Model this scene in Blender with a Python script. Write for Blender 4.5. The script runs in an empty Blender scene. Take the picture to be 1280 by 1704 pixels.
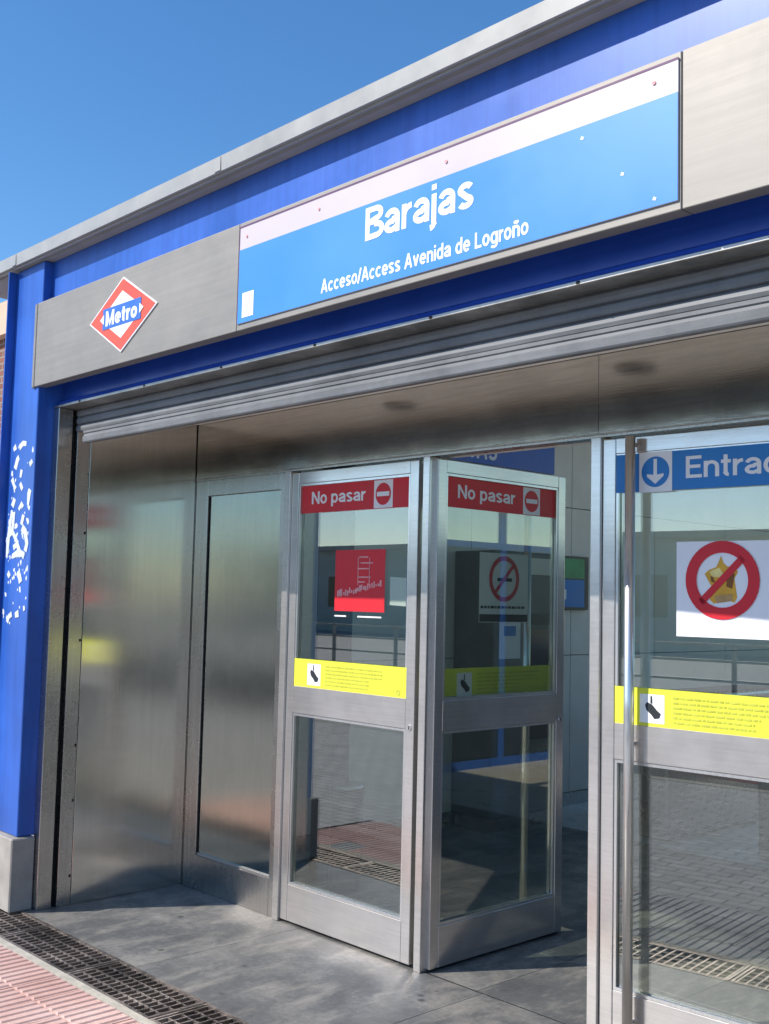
import bpy, bmesh, math, random
from mathutils import Matrix, Vector
random.seed(7)
S = bpy.context.scene
COL = S.collection

# ------------------------------------------------------------------ camera
cam_d = bpy.data.cameras.new('camera')
cam = bpy.data.objects.new('camera', cam_d)
COL.objects.link(cam)
cam_d.sensor_fit = 'HORIZONTAL'
cam_d.sensor_width = 36.0
cam_d.lens = 36.0 * 1840.0 / 1280.0
cam_d.clip_start = 0.05
cam_d.clip_end = 2000
RGT = Vector((0.68431846, 0.72881409, 0.02320039))
DWN = Vector((-0.04197260, 0.07113439, -0.99658326))
FWD = Vector((-0.72797427, 0.68100655, 0.07926881))
cm = Matrix((RGT, -DWN, -FWD)).transposed().to_4x4()
cm.translation = Vector((0.0, -2.7, 1.593))
cam.matrix_world = cm
S.camera = cam

# ------------------------------------------------------------------ light
SUN_FROM = Vector((-0.62, -1.0, 0.99)).normalized()      # direction towards the sun
elev = math.asin(SUN_FROM.z)
azim = math.atan2(SUN_FROM.x, SUN_FROM.y)
W = bpy.data.worlds.new('World')
S.world = W
W.use_nodes = True
wn = W.node_tree
wn.nodes.clear()
sky = wn.nodes.new('ShaderNodeTexSky')
sky.sky_type = 'NISHITA'
sky.sun_disc = False
sky.sun_elevation = elev
sky.sun_rotation = azim
sky.altitude = 600
sky.air_density = 1.0
sky.dust_density = 0.6
sky.ozone_density = 3.5
bg = wn.nodes.new('ShaderNodeBackground')
bg.inputs['Strength'].default_value = 0.14
wo = wn.nodes.new('ShaderNodeOutputWorld')
hs = wn.nodes.new('ShaderNodeHueSaturation')
hs.inputs['Saturation'].default_value = 1.22
hs.inputs['Value'].default_value = 1.15
wn.links.new(sky.outputs[0], hs.inputs['Color'])
wn.links.new(hs.outputs[0], bg.inputs[0])
wn.links.new(bg.outputs[0], wo.inputs[0])
sun_d = bpy.data.lights.new('sun', 'SUN')
sun_d.energy = 5.0
sun_d.angle = math.radians(0.5)
sun_d.color = (1.0, 0.95, 0.87)
sun = bpy.data.objects.new('sun', sun_d)
COL.objects.link(sun)
sun.rotation_euler = (-SUN_FROM).to_track_quat('-Z', 'Y').to_euler()
sun.location = (-8, -12, 14)

S.view_settings.view_transform = 'Standard'
S.view_settings.look = 'None'
S.view_settings.gamma = 1.0
S.view_settings.exposure = 0.30
S.view_settings.use_curve_mapping = False
S.cycles.max_bounces = 10
S.cycles.transparent_max_bounces = 16
S.cycles.sample_clamp_indirect = 12.0
S.cycles.blur_glossy = 0.2

# ------------------------------------------------------------------ materials
MATS = {}
def nodes_of(name):
    m = bpy.data.materials.new(name)
    m.use_nodes = True
    nt = m.node_tree
    return m, nt, nt.nodes['Principled BSDF']

def N(nt, t, **kw):
    n = nt.nodes.new(t)
    for k, v in kw.items():
        setattr(n, k, v)
    return n

def coords(nt, scale, kind='Object'):
    tc = N(nt, 'ShaderNodeTexCoord')
    mp = N(nt, 'ShaderNodeMapping')
    mp.inputs['Scale'].default_value = scale
    nt.links.new(tc.outputs[kind], mp.inputs['Vector'])
    return mp.outputs['Vector']

def noise(nt, vec, scale, detail=4, rough=0.55):
    n = N(nt, 'ShaderNodeTexNoise')
    n.inputs['Scale'].default_value = scale
    n.inputs['Detail'].default_value = detail
    n.inputs['Roughness'].default_value = rough
    nt.links.new(vec, n.inputs['Vector'])
    return n.outputs['Fac']

def ramp(nt, fac, stops):
    r = N(nt, 'ShaderNodeValToRGB')
    els = r.color_ramp.elements
    while len(els) < len(stops):
        els.new(0.5)
    for e, (p, c) in zip(els, stops):
        e.position = p
        e.color = (c, c, c, 1) if isinstance(c, (int, float)) else (*c, 1)
    nt.links.new(fac, r.inputs['Fac'])
    return r.outputs['Color']

def rng(nt, fac, a, b, lo=0.3, hi=0.7):
    r = N(nt, 'ShaderNodeMapRange')
    r.inputs['From Min'].default_value = lo
    r.inputs['From Max'].default_value = hi
    r.inputs['To Min'].default_value = a
    r.inputs['To Max'].default_value = b
    nt.links.new(fac, r.inputs['Value'])
    return r.outputs['Result']

def bump(nt, bs, h, strength, dist):
    b = N(nt, 'ShaderNodeBump')
    b.inputs['Strength'].default_value = strength
    b.inputs['Distance'].default_value = dist
    nt.links.new(h, b.inputs['Height'])
    nt.links.new(b.outputs['Normal'], bs.inputs['Normal'])

def steel(name, col, rough, grain=(90, 90, 2.5), aniso=0.0, var=0.10, rvar=0.10, bstr=0.06, arot=0.0, metal=1.0, streak=0.10, haze=None):
    m, nt, bs = nodes_of(name)
    bs.inputs['Metallic'].default_value = metal
    v = coords(nt, grain)
    g = noise(nt, v, 4.0, 3, 0.6)
    v2 = coords(nt, (1, 1, 1))
    blotch = noise(nt, v2, 3.5, 5, 0.6)
    fine = noise(nt, v2, 26, 4, 0.65)
    mixn = N(nt, 'ShaderNodeMath', operation='MULTIPLY_ADD')
    nt.links.new(fine, mixn.inputs[0]); mixn.inputs[1].default_value = 0.4
    nt.links.new(blotch, mixn.inputs[2])
    c0 = tuple(max(0, c * (1 - var * 2)) for c in col)
    c1 = tuple(min(1, c * (1 + var)) for c in col)
    sv = coords(nt, tuple(x_ * 0.35 for x_ in grain))
    sn = noise(nt, sv, 3.0, 4, 0.7)
    mxs = N(nt, 'ShaderNodeMix', data_type='RGBA', blend_type='MULTIPLY')
    mxs.inputs['Factor'].default_value = 1.0
    nt.links.new(ramp(nt, mixn.outputs[0], [(0.45, c0), (0.9, c1)]), mxs.inputs['A'])
    nt.links.new(ramp(nt, sn, [(0.3, 1.0 - 2 * streak), (0.65, 1.0)]), mxs.inputs['B'])
    nt.links.new(mxs.outputs['Result'], bs.inputs['Base Color'])
    nt.links.new(rng(nt, mixn.outputs[0], max(0.02, rough - rvar), rough + rvar, 0.45, 0.95), bs.inputs['Roughness'])
    if aniso:
        bs.inputs['Anisotropic'].default_value = aniso
        bs.inputs['Anisotropic Rotation'].default_value = arot
        t = N(nt, 'ShaderNodeTangent', direction_type='RADIAL', axis='Z')
        nt.links.new(t.outputs[0], bs.inputs['Tangent'])
    if bstr:
        bump(nt, bs, g, bstr, 0.002)
    if haze:          # scratched finish: a broad lobe over the polished one
        wgt, hr = haze
        gl = N(nt, 'ShaderNodeBsdfAnisotropic')
        gl.inputs['Roughness'].default_value = hr
        gl.inputs['Anisotropy'].default_value = 0.0
        nt.links.new(mxs.outputs['Result'], gl.inputs['Color'])
        ms = N(nt, 'ShaderNodeMixShader')
        ms.inputs[0].default_value = wgt
        nt.links.new(bs.outputs[0], ms.inputs[1]); nt.links.new(gl.outputs[0], ms.inputs[2])
        out = [n_ for n_ in nt.nodes if n_.type == 'OUTPUT_MATERIAL'][0]
        nt.links.new(ms.outputs[0], out.inputs['Surface'])
    MATS[name] = m
    return m

def paint(name, col, rough=0.4, var=0.08, spec=0.5, scale=5.0, bstr=0.02, dirt=None, coat=0.0, streaks=False):
    m, nt, bs = nodes_of(name)
    v = coords(nt, (1, 1, 1))
    n = noise(nt, v, scale, 5, 0.6)
    c0 = tuple(c * (1 - var) for c in col)
    c1 = tuple(min(1, c * (1 + var)) for c in col)
    stops = [(0.3, c0), (0.7, c1)]
    if dirt:
        stops = [(0.22, dirt)] + stops
    colr = ramp(nt, n, stops)
    if streaks:       # rain streaks and dust, running down
        sv = coords(nt, (14, 14, 0.7))
        mxs = N(nt, 'ShaderNodeMix', data_type='RGBA', blend_type='MULTIPLY')
        mxs.inputs['Factor'].default_value = 1.0
        nt.links.new(colr, mxs.inputs['A'])
        nt.links.new(ramp(nt, noise(nt, sv, 2.0, 5, 0.65), [(0.36, (0.82, 0.84, 0.88)), (0.56, (1, 1, 1))]), mxs.inputs['B'])
        colr = mxs.outputs['Result']
    nt.links.new(colr, bs.inputs['Base Color'])
    nt.links.new(rng(nt, n, rough * 0.85, rough * 1.2), bs.inputs['Roughness'])
    bs.inputs['Specular IOR Level'].default_value = spec
    bs.inputs['Coat Weight'].default_value = coat
    if bstr:
        f = noise(nt, v, 60, 3, 0.6)
        bump(nt, bs, f, bstr, 0.002)
    MATS[name] = m
    return m

def glass(name, tint, base=0.055, rough=0.0, gain=1.0):
    m = bpy.data.materials.new(name)
    m.use_nodes = True
    nt = m.node_tree
    nt.nodes.clear()
    lw = N(nt, 'ShaderNodeLayerWeight')
    lw.inputs['Blend'].default_value = 0.5
    p = N(nt, 'ShaderNodeMath', operation='POWER')
    nt.links.new(lw.outputs['Facing'], p.inputs[0]); p.inputs[1].default_value = 4.0
    a = N(nt, 'ShaderNodeMath', operation='MULTIPLY_ADD', use_clamp=True)
    nt.links.new(p.outputs[0], a.inputs[0]); a.inputs[1].default_value = (1 - base) * gain; a.inputs[2].default_value = base
    tr = N(nt, 'ShaderNodeBsdfTransparent'); tr.inputs[0].default_value = (*tint, 1)
    gl = N(nt, 'ShaderNodeBsdfGlossy'); gl.inputs['Roughness'].default_value = rough
    gl.inputs['Color'].default_value = (1, 1, 1, 1)
    mx = N(nt, 'ShaderNodeMixShader')
    nt.links.new(a.outputs[0], mx.inputs[0]); nt.links.new(tr.outputs[0], mx.inputs[1]); nt.links.new(gl.outputs[0], mx.inputs[2])
    o = N(nt, 'ShaderNodeOutputMaterial')
    nt.links.new(mx.outputs[0], o.inputs[0])
    MATS[name] = m
    return m

steel('steel_wall', (0.68, 0.65, 0.60), 0.155, (60, 60, 1.5), aniso=0.8, var=0.02, rvar=0.03, streak=0.05)
steel('steel_frame', (0.60, 0.57, 0.54), 0.27, (80, 80, 2), aniso=0.5, var=0.03, rvar=0.04, bstr=0.0)
steel('steel_door', (0.74, 0.70, 0.67), 0.16, (3, 90, 90), aniso=0.5, arot=0.25, var=0.04, rvar=0.06, streak=0.06, haze=(0.34, 0.58))
steel('steel_polished', (0.80, 0.78, 0.76), 0.15, (80, 80, 2), var=0.04, rvar=0.04, haze=(0.45, 0.5))
steel('steel_fascia', (0.275, 0.255, 0.232), 0.57, (1.2, 30, 40), var=0.06, rvar=0.05, metal=0.5, streak=0.06)
steel('steel_panel', (0.60, 0.61, 0.57), 0.07, (70, 70, 2), var=0.04, rvar=0.03, streak=0.04)
paint('steel_ceiling', (0.80, 0.76, 0.69), 0.35, 0.04, 0.5, 2.0)
steel('steel_bulkhead', (0.78, 0.73, 0.66), 0.16, (3, 70, 70), var=0.05, rvar=0.04)
steel('steel_shutter', (0.18, 0.185, 0.195), 0.62, (2, 60, 60), var=0.15, metal=0.2, streak=0.12)
steel('steel_galvanised', (0.50, 0.48, 0.45), 0.5, (6, 6, 6), var=0.2)
steel('steel_grate', (0.40, 0.34, 0.30), 0.55, (6, 6, 6), var=0.3, rvar=0.15)
paint('blue_paint', (0.023, 0.105, 0.45), 0.36, 0.16, 0.5, 2.5, streaks=True)
paint('blue_beam', (0.022, 0.075, 0.40), 0.22, 0.12, 0.6, 3.0, coat=0.2)
paint('roof_metal', (0.33, 0.32, 0.30), 0.38, 0.10, 0.6, 6.0)
paint('roof_soffit', (0.34, 0.32, 0.31), 0.55, 0.10, 0.3, 6.0)
paint('sign_blue', (0.045, 0.235, 0.66), 0.40, 0.05, 0.5, 2.0, 0.01)
paint('sign_white', (0.54, 0.47, 0.515), 0.42, 0.03, 0.5, 2.0, 0.01)
paint('lettering_white', (0.80, 0.81, 0.83), 0.45, 0.02, 0.4, 5.0, 0.0)
paint('sign_purple', (0.10, 0.03, 0.10), 0.5, 0.1)
paint('sticker_white', (0.80, 0.79, 0.82), 0.45, 0.03, 0.3, 5.0, 0.0)
paint('sticker_red', (0.62, 0.022, 0.035), 0.4, 0.06, 0.3, 8.0, 0.0)
paint('sticker_yellow', (0.66, 0.68, 0.06), 0.45, 0.05, 0.3, 8.0, 0.0)
paint('sticker_blue', (0.03, 0.20, 0.55), 0.4, 0.06, 0.3, 8.0, 0.0)
paint('ink_dark', (0.03, 0.035, 0.04), 0.6, 0.1, 0.2, 5.0, 0.0)
paint('ink_olive', (0.50, 0.50, 0.07), 0.6, 0.2, 0.2, 30.0, 0.0)
paint('ink_pale_red', (0.72, 0.35, 0.35), 0.6, 0.2, 0.2, 30.0, 0.0)
paint('food_gold', (0.66, 0.36, 0.05), 0.6, 0.2, 0.2, 20.0, 0.0)
paint('food_cream', (0.75, 0.62, 0.25), 0.6, 0.2, 0.2, 20.0, 0.0)
paint('food_brown', (0.22, 0.09, 0.03), 0.6, 0.2, 0.2, 20.0, 0.0)
paint('food_tan', (0.45, 0.28, 0.12), 0.6, 0.2, 0.2, 20.0, 0.0)
paint('emblem_red', (0.66, 0.085, 0.045), 0.4, 0.05, 0.4, 8.0, 0.0)
paint('emblem_blue', (0.04, 0.14, 0.50), 0.4, 0.05, 0.4, 8.0, 0.0)
paint('black_rubber', (0.012, 0.012, 0.013), 0.7, 0.2, 0.2)
paint('dado_navy', (0.020, 0.030, 0.050), 0.4, 0.2, 0.4)
paint('machine_grey', (0.15, 0.16, 0.155), 0.45, 0.15, 0.4)
paint('machine_dark', (0.035, 0.038, 0.042), 0.4, 0.2, 0.4)
paint('machine_teal', (0.10, 0.28, 0.26), 0.4, 0.2, 0.4)
paint('poster_green', (0.12, 0.35, 0.16), 0.5, 0.2, 0.3)
paint('wall_grey', (0.74, 0.71, 0.64), 0.55, 0.10, 0.4, 2.0)
paint('ceiling_white', (0.78, 0.77, 0.74), 0.7, 0.05, 0.3, 2.0)
paint('grout', (0.16, 0.15, 0.135), 0.9, 0.2, 0.2, 12.0)
paint('plinth_concrete', (0.33, 0.31, 0.28), 0.85, 0.16, 0.2, 9.0, 0.3)
paint('kerb_concrete', (0.42, 0.39, 0.33), 0.9, 0.18, 0.2, 14.0, 0.4)
paint('graffiti_paint', (0.60, 0.63, 0.66), 0.5, 0.05, 0.4)
paint('bark', (0.10, 0.075, 0.05), 0.9, 0.3, 0.2, 20.0, 0.4)
paint('leaf', (0.07, 0.10, 0.035), 0.6, 0.4, 0.3, 40.0, 0.0)
paint('render_grey', (0.46, 0.48, 0.44), 0.85, 0.12, 0.2, 1.5, 0.2)
paint('peach_sunlit_and_trim', (0.62, 0.44, 0.33), 0.85, 0.10, 0.2, 1.5, 0.2)
paint('window_dark', (0.03, 0.035, 0.04), 0.08, 0.2, 0.6)
paint('road_marking', (0.72, 0.72, 0.70), 0.7, 0.15, 0.3, 20)
glass('door_glass', (0.88, 0.92, 0.87), 0.145)
glass('hall_glass', (1.0, 0.96, 0.86), 0.04)

def slab_mat(name, c0, c1, c2, rough, worn=False):
    m, nt, bs = nodes_of(name)
    v = coords(nt, (1, 1, 1), 'Object')
    oi = N(nt, 'ShaderNodeObjectInfo')
    geo = N(nt, 'ShaderNodeNewGeometry')
    n1 = noise(nt, geo.outputs['Position'], 2.2, 6, 0.62)
    n2 = noise(nt, geo.outputs['Position'], 38, 4, 0.7)
    a = N(nt, 'ShaderNodeMath', operation='MULTIPLY_ADD')
    nt.links.new(n2, a.inputs[0]); a.inputs[1].default_value = 0.35; nt.links.new(n1, a.inputs[2])
    b = N(nt, 'ShaderNodeMath', operation='MULTIPLY_ADD')
    nt.links.new(oi.outputs['Random'], b.inputs[0]); b.inputs[1].default_value = 0.10; nt.links.new(a.outputs[0], b.inputs[2])
    colr = ramp(nt, b.outputs[0], [(0.48, c0), (0.72, c1), (0.95, c2)])
    if worn:          # trodden pale streaks and dark gum spots
        mp = N(nt, 'ShaderNodeMapping'); mp.inputs['Rotation'].default_value = (0, 0, 0.6); mp.inputs['Scale'].default_value = (5.0, 1.6, 1)
        nt.links.new(geo.outputs['Position'], mp.inputs['Vector'])
        n3 = noise(nt, mp.outputs[0], 1.6, 8, 0.72)
        mx3 = N(nt, 'ShaderNodeMix', data_type='RGBA')
        nt.links.new(ramp(nt, n3, [(0.50, 0.0), (0.66, 0.85)]), mx3.inputs['Factor'])
        nt.links.new(colr, mx3.inputs['A']); mx3.inputs['B'].default_value = (0.27, 0.25, 0.22, 1)
        vo = N(nt, 'ShaderNodeTexVoronoi'); vo.inputs['Scale'].default_value = 4.5
        nt.links.new(geo.outputs['Position'], vo.inputs['Vector'])
        mx4 = N(nt, 'ShaderNodeMix', data_type='RGBA', blend_type='MULTIPLY'); mx4.inputs['Factor'].default_value = 1.0
        nt.links.new(mx3.outputs['Result'], mx4.inputs['A'])
        nt.links.new(ramp(nt, vo.outputs['Distance'], [(0.055, 0.4), (0.085, 1.0)]), mx4.inputs['B'])
        colr = mx4.outputs['Result']
    nt.links.new(colr, bs.inputs['Base Color'])
    nt.links.new(rng(nt, a.outputs[0], rough + 0.12, rough - 0.12, 0.45, 0.9), bs.inputs['Roughness'])
    bump(nt, bs, n2, 0.15, 0.003)
    MATS[name] = m
slab_mat('slab_stone', (0.060, 0.060, 0.063), (0.115, 0.113, 0.11), (0.27, 0.25, 0.225), 0.42, True)
slab_mat('hall_stone', (0.36, 0.35, 0.33), (0.46, 0.45, 0.42), (0.55, 0.53, 0.50), 0.32)
slab_mat('tile_pink', (0.42, 0.24, 0.20), (0.56, 0.35, 0.30), (0.64, 0.45, 0.40), 0.8)
slab_mat('tile_grey', (0.26, 0.25, 0.24), (0.34, 0.33, 0.32), (0.42, 0.41, 0.40), 0.8)

def brick_mat(name, c1, c2, cm_, scale, bw, rh, mortar, bstr, axes=None):
    m, nt, bs = nodes_of(name)
    geo = N(nt, 'ShaderNodeNewGeometry')
    vec = geo.outputs['Position']
    if axes:
        sep = N(nt, 'ShaderNodeSeparateXYZ'); nt.links.new(vec, sep.inputs[0])
        cmb = N(nt, 'ShaderNodeCombineXYZ')
        ad = N(nt, 'ShaderNodeMath', operation='ADD')
        nt.links.new(sep.outputs[0], ad.inputs[0]); nt.links.new(sep.outputs[1], ad.inputs[1])
        nt.links.new(ad.outputs[0], cmb.inputs[0]); nt.links.new(sep.outputs[2], cmb.inputs[1])
        vec = cmb.outputs[0]
    b = N(nt, 'ShaderNodeTexBrick')
    b.inputs['Scale'].default_value = scale
    b.inputs['Brick Width'].default_value = bw
    b.inputs['Row Height'].default_value = rh
    b.inputs['Mortar Size'].default_value = mortar
    b.inputs['Color1'].default_value = (*c1, 1)
    b.inputs['Color2'].default_value = (*c2, 1)
    b.inputs['Mortar'].default_value = (*cm_, 1)
    nt.links.new(vec, b.inputs['Vector'])
    n = noise(nt, geo.outputs['Position'], 3, 5, 0.6)
    mx = N(nt, 'ShaderNodeMix', data_type='RGBA', blend_type='MULTIPLY')
    mx.inputs['Factor'].default_value = 0.6
    nt.links.new(b.outputs['Color'], mx.inputs['A'])
    nt.links.new(ramp(nt, n, [(0.3, 0.6), (0.7, 1.0)]), mx.inputs['B'])
    nt.links.new(mx.outputs['Result'], bs.inputs['Base Color'])
    bs.inputs['Roughness'].default_value = 0.85
    inv = N(nt, 'ShaderNodeMath', operation='SUBTRACT'); inv.inputs[0].default_value = 1.0
    nt.links.new(b.outputs['Fac'], inv.inputs[1])
    bump(nt, bs, inv.outputs[0], bstr, 0.004)
    MATS[name] = m
brick_mat('pavers', (0.40, 0.39, 0.37), (0.50, 0.48, 0.46), (0.18, 0.17, 0.165), 1.0, 0.2, 0.1, 0.006, 0.6)
brick_mat('red_brick', (0.20, 0.075, 0.05), (0.28, 0.11, 0.075), (0.30, 0.26, 0.22), 1.0, 0.24, 0.07, 0.008, 0.6, axes=True)

def asphalt():
    m, nt, bs = nodes_of('asphalt')
    geo = N(nt, 'ShaderNodeNewGeometry')
    n = noise(nt, geo.outputs['Position'], 120, 3, 0.7)
    n2 = noise(nt, geo.outputs['Position'], 0.6, 4, 0.6)
    a = N(nt, 'ShaderNodeMath', operation='MULTIPLY_ADD')
    nt.links.new(n, a.inputs[0]); a.inputs[1].default_value = 0.5; nt.links.new(n2, a.inputs[2])
    nt.links.new(ramp(nt, a.outputs[0], [(0.5, 0.035), (1.0, 0.085)]), bs.inputs['Base Color'])
    bs.inputs['Roughness'].default_value = 0.9
    bump(nt, bs, n, 0.5, 0.004)
    MATS['asphalt'] = m
asphalt()
M = MATS

# ------------------------------------------------------------------ helpers
def link(name, me, mat, parent=None, off=None):
    o = bpy.data.objects.new(name, me)
    COL.objects.link(o)
    if mat and not me.materials:
        me.materials.append(M[mat])
    if parent:
        o.parent = parent
    return o

def mesh_from_bm(bm, name):
    me = bpy.data.meshes.new(name)
    bm.normal_update()
    bm.to_mesh(me)
    bm.free()
    return me

def bm_box(bm, x0, x1, y0, y1, z0, z1):
    vs = [bm.verts.new(p) for p in ((x0, y0, z0), (x1, y0, z0), (x1, y1, z0), (x0, y1, z0), (x0, y0, z1), (x1, y0, z1), (x1, y1, z1), (x0, y1, z1))]
    fs = [(0, 3, 2, 1), (4, 5, 6, 7), (0, 1, 5, 4), (1, 2, 6, 5), (2, 3, 7, 6), (3, 0, 4, 7)]
    return [bm.faces.new([vs[i] for i in f]) for f in fs]

def boxes(name, lst, mat, parent=None, bevel=0.0, seg=1):
    bm = bmesh.new()
    for b in lst:
        bm_box(bm, *b)
    if bevel:
        bmesh.ops.bevel(bm, geom=bm.edges[:], offset=bevel, segments=seg, affect='EDGES', profile=0.5)
    return link(name, mesh_from_bm(bm, name), mat, parent)

def box(name, x0, x1, y0, y1, z0, z1, mat, parent=None, bevel=0.0, seg=1):
    return boxes(name, [(x0, x1, y0, y1, z0, z1)], mat, parent, bevel, seg)

def profile_x(name, pts, x0, x1, mat, parent=None):
    """closed (y, z) outline swept along x"""
    bm = bmesh.new()
    a = [bm.verts.new((x0, y, z)) for y, z in pts]
    b = [bm.verts.new((x1, y, z)) for y, z in pts]
    n = len(pts)
    for i in range(n):
        bm.faces.new((a[i], a[(i + 1) % n], b[(i + 1) % n], b[i]))
    bm.faces.new(a[::-1]); bm.faces.new(b)
    bmesh.ops.recalc_face_normals(bm, faces=bm.faces[:])
    return link(name, mesh_from_bm(bm, name), mat, parent)

def plate(name, pts, y, t, mat, parent=None):
    """outline in x, z, front face at y, thickness t behind it (towards +y)"""
    bm = bmesh.new()
    f = [bm.verts.new((x, y, z)) for x, z in pts]
    b = [bm.verts.new((x, y + t, z)) for x, z in pts]
    n = len(pts)
    bm.faces.new(f); bm.faces.new(b[::-1])
    for i in range(n):
        bm.faces.new((f[i], b[i], b[(i + 1) % n], f[(i + 1) % n]))
    bmesh.ops.recalc_face_normals(bm, faces=bm.faces[:])
    return link(name, mesh_from_bm(bm, name), mat, parent)

def ring(name, cx, cz, r0, r1, y, t, mat, parent=None, n=40, sx=1.0):
    bm = bmesh.new()
    rows = []
    for r, yy in ((r0, y), (r1, y), (r1, y + t), (r0, y + t)):
        rows.append([bm.verts.new((cx + sx * r * math.cos(2 * math.pi * i / n), yy, cz + r * math.sin(2 * math.pi * i / n))) for i in range(n)])
    for k in range(4):
        for i in range(n):
            bm.faces.new((rows[k][i], rows[k][(i + 1) % n], rows[(k + 1) % 4][(i + 1) % n], rows[(k + 1) % 4][i]))
    bmesh.ops.recalc_face_normals(bm, faces=bm.faces[:])
    return link(name, mesh_from_bm(bm, name), mat, parent)

def circle_pts(cx, cz, r, n=36):
    return [(cx + r * math.cos(2 * math.pi * i / n), cz + r * math.sin(2 * math.pi * i / n)) for i in range(n)]

def tube(name, p0, p1, r0, r1, mat, parent=None, n=14):
    bm = bmesh.new()
    p0 = Vector(p0); p1 = Vector(p1)
    d = (p1 - p0).normalized()
    u = d.orthogonal().normalized(); v = d.cross(u)
    rows = []
    for p, r in ((p0, r0), (p1, r1)):
        rows.append([bm.verts.new(p + (u * math.cos(2 * math.pi * i / n) + v * math.sin(2 * math.pi * i / n)) * r) for i in range(n)])
    for i in range(n):
        f = bm.faces.new((rows[0][i], rows[0][(i + 1) % n], rows[1][(i + 1) % n], rows[1][i])); f.smooth = True
    bm.faces.new(rows[0][::-1]); bm.faces.new(rows[1])
    bmesh.ops.recalc_face_normals(bm, faces=bm.faces[:])
    return link(name, mesh_from_bm(bm, name), mat, parent)

def arc(cx, cy, rx, ry, a0, a1, n=14):
    return [(cx + rx * math.cos(math.radians(a0 + (a1 - a0) * i / n)), cy + ry * math.sin(math.radians(a0 + (a1 - a0) * i / n))) for i in range(n + 1)]

def glyph(ch, w):
    """centre lines of one grotesque letter, capital height 1; returns strokes, width"""
    h = w / 2
    X = 0.73
    W_ = 0.60
    o = arc(W_ / 2, X / 2, W_ / 2 - h, X / 2 - h + .01, 0, 360, 28)
    sr = W_ - h
    if ch == 'o': return [o], W_
    if ch == 'a':
        return [arc(.295, .47, .295 - h, X - .47 - h + .01, 165, 0, 12) + [(.59 - h, 0)],
                [(.59 - h, .43), (.36, .41)] + arc(.285, .22, .285 - h, .205 - h + .01, 80, 280, 14) + [(.45, .06 + h), (.59 - h, .17)]], .60
    if ch == 'r': return [[(h, 0), (h, X)], [(h, .40)] + arc(.36, .36, .36 - h, X - .36 - h, 165, 88, 8)], .36
    if ch == 'j': return [[(h, X), (h, -.12)] + arc(h - .14, -.12, .14, .11, 0, -85, 6), [(h, .84), (h, 1.0)]], w
    if ch == 'i': return [[(h, 0), (h, X)], [(h, .84), (h, 1.0)]], w
    if ch == 's':
        return [arc(.27, .535, .27 - h, X - .535 - h + .01, 20, 200, 12) + arc(.27, .19, .27 - h, .19 - h + .01, 70, -160, 16)], .54
    if ch == 'c': return [arc(W_ / 2, X / 2, W_ / 2 - h, X / 2 - h + .01, 42, 318, 22)], .56
    if ch == 'e': return [[(.05 + h, X / 2)] + [(W_ - h, X / 2)] + arc(W_ / 2, X / 2, W_ / 2 - h, X / 2 - h + .01, 8, 318, 24)], W_
    if ch == 'd': return [o, [(W_ - h, 0), (W_ - h, 1.0)]], W_
    if ch == 'p': return [o, [(h, -.27), (h, X)]], W_
    if ch == 'g': return [o, [(W_ - h, X), (W_ - h, -.06)] + arc(W_ / 2, -.05, W_ / 2 - h, .23 - h, -10, -160, 10)], W_
    if ch in 'nñ':
        st = [[(h, 0), (h, X)], [(h, .42)] + arc(.29, .44, .29 - h, X - .44 - h + .01, 165, 0, 12) + [(.58 - h, 0)]]
        if ch == 'ñ': st.append([(.12, .86), (.22, .94), (.36, .88), (.47, .96)])
        return st, .58
    if ch == 'v': return [[(h * .9, X), (.28, 0.02)], [(.56 - h * .9, X), (.28, .02)]], .56
    if ch == 't': return [[(.17, .95), (.17, .16)] + arc(.28, .16, .11, .16 - h + .02, 180, 275, 6), [(0, X - h), (.36, X - h)]], .37
    if ch == 'A': return [[(h * .8, 0), (.37, .98)], [(.74 - h * .8, 0), (.37, .98)], [(.17, .30), (.57, .30)]], .74
    if ch == 'B': return [[(h, 0), (h, 1)], [(h, 1 - h), (.40, 1 - h)] + arc(.42, .76, .20, .24 - h, 90, -90, 10) + [(h, .52)], [(h, .525), (.42, .525)] + arc(.44, .265, .23, .26 - h + .001, 90, -90, 10) + [(h, h)]], .69
    if ch == 'E': return [[(h, 0), (h, 1)], [(h, 1 - h), (.60, 1 - h)], [(h, .52), (.56, .52)], [(h, h), (.62, h)]], .62
    if ch == 'L': return [[(h, 1), (h, h), (.56, h)]], .56
    if ch == 'N': return [[(h, 0), (h, 1)], [(h, 1 - h * .4), (.72 - h, h * .4)], [(.72 - h, 0), (.72 - h, 1)]], .72
    if ch == 'M': return [[(h, 0), (h, 1)], [(h, 1 - h * .4), (.42, .12), (.84 - h, 1 - h * .4)], [(.84 - h, 0), (.84 - h, 1)]], .84
    if ch == 'R': return [[(h, 0), (h, 1)], [(h, 1 - h), (.42, 1 - h)] + arc(.43, .74, .23, .26 - h, 90, -90, 10) + [(h, .48)], [(.36, .48), (.66 - h * .7, 0)]], .68
    if ch == 'J': return [[(.50 - h, 1), (.50 - h, .25)] + arc(.25, .25, .25 - h, .25 - h, 0, -180, 12) + [(h, .30)]], .50
    if ch == 'S': return [arc(.32, .735, .32 - h, .265 - h, 25, 230, 12) + arc(.32, .265, .32 - h, .265 - h, 50, -155, 14)], .64
    if ch == '/': return [[(.02, -.04), (.30, 1.0)]], .32
    return [], .26

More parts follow.
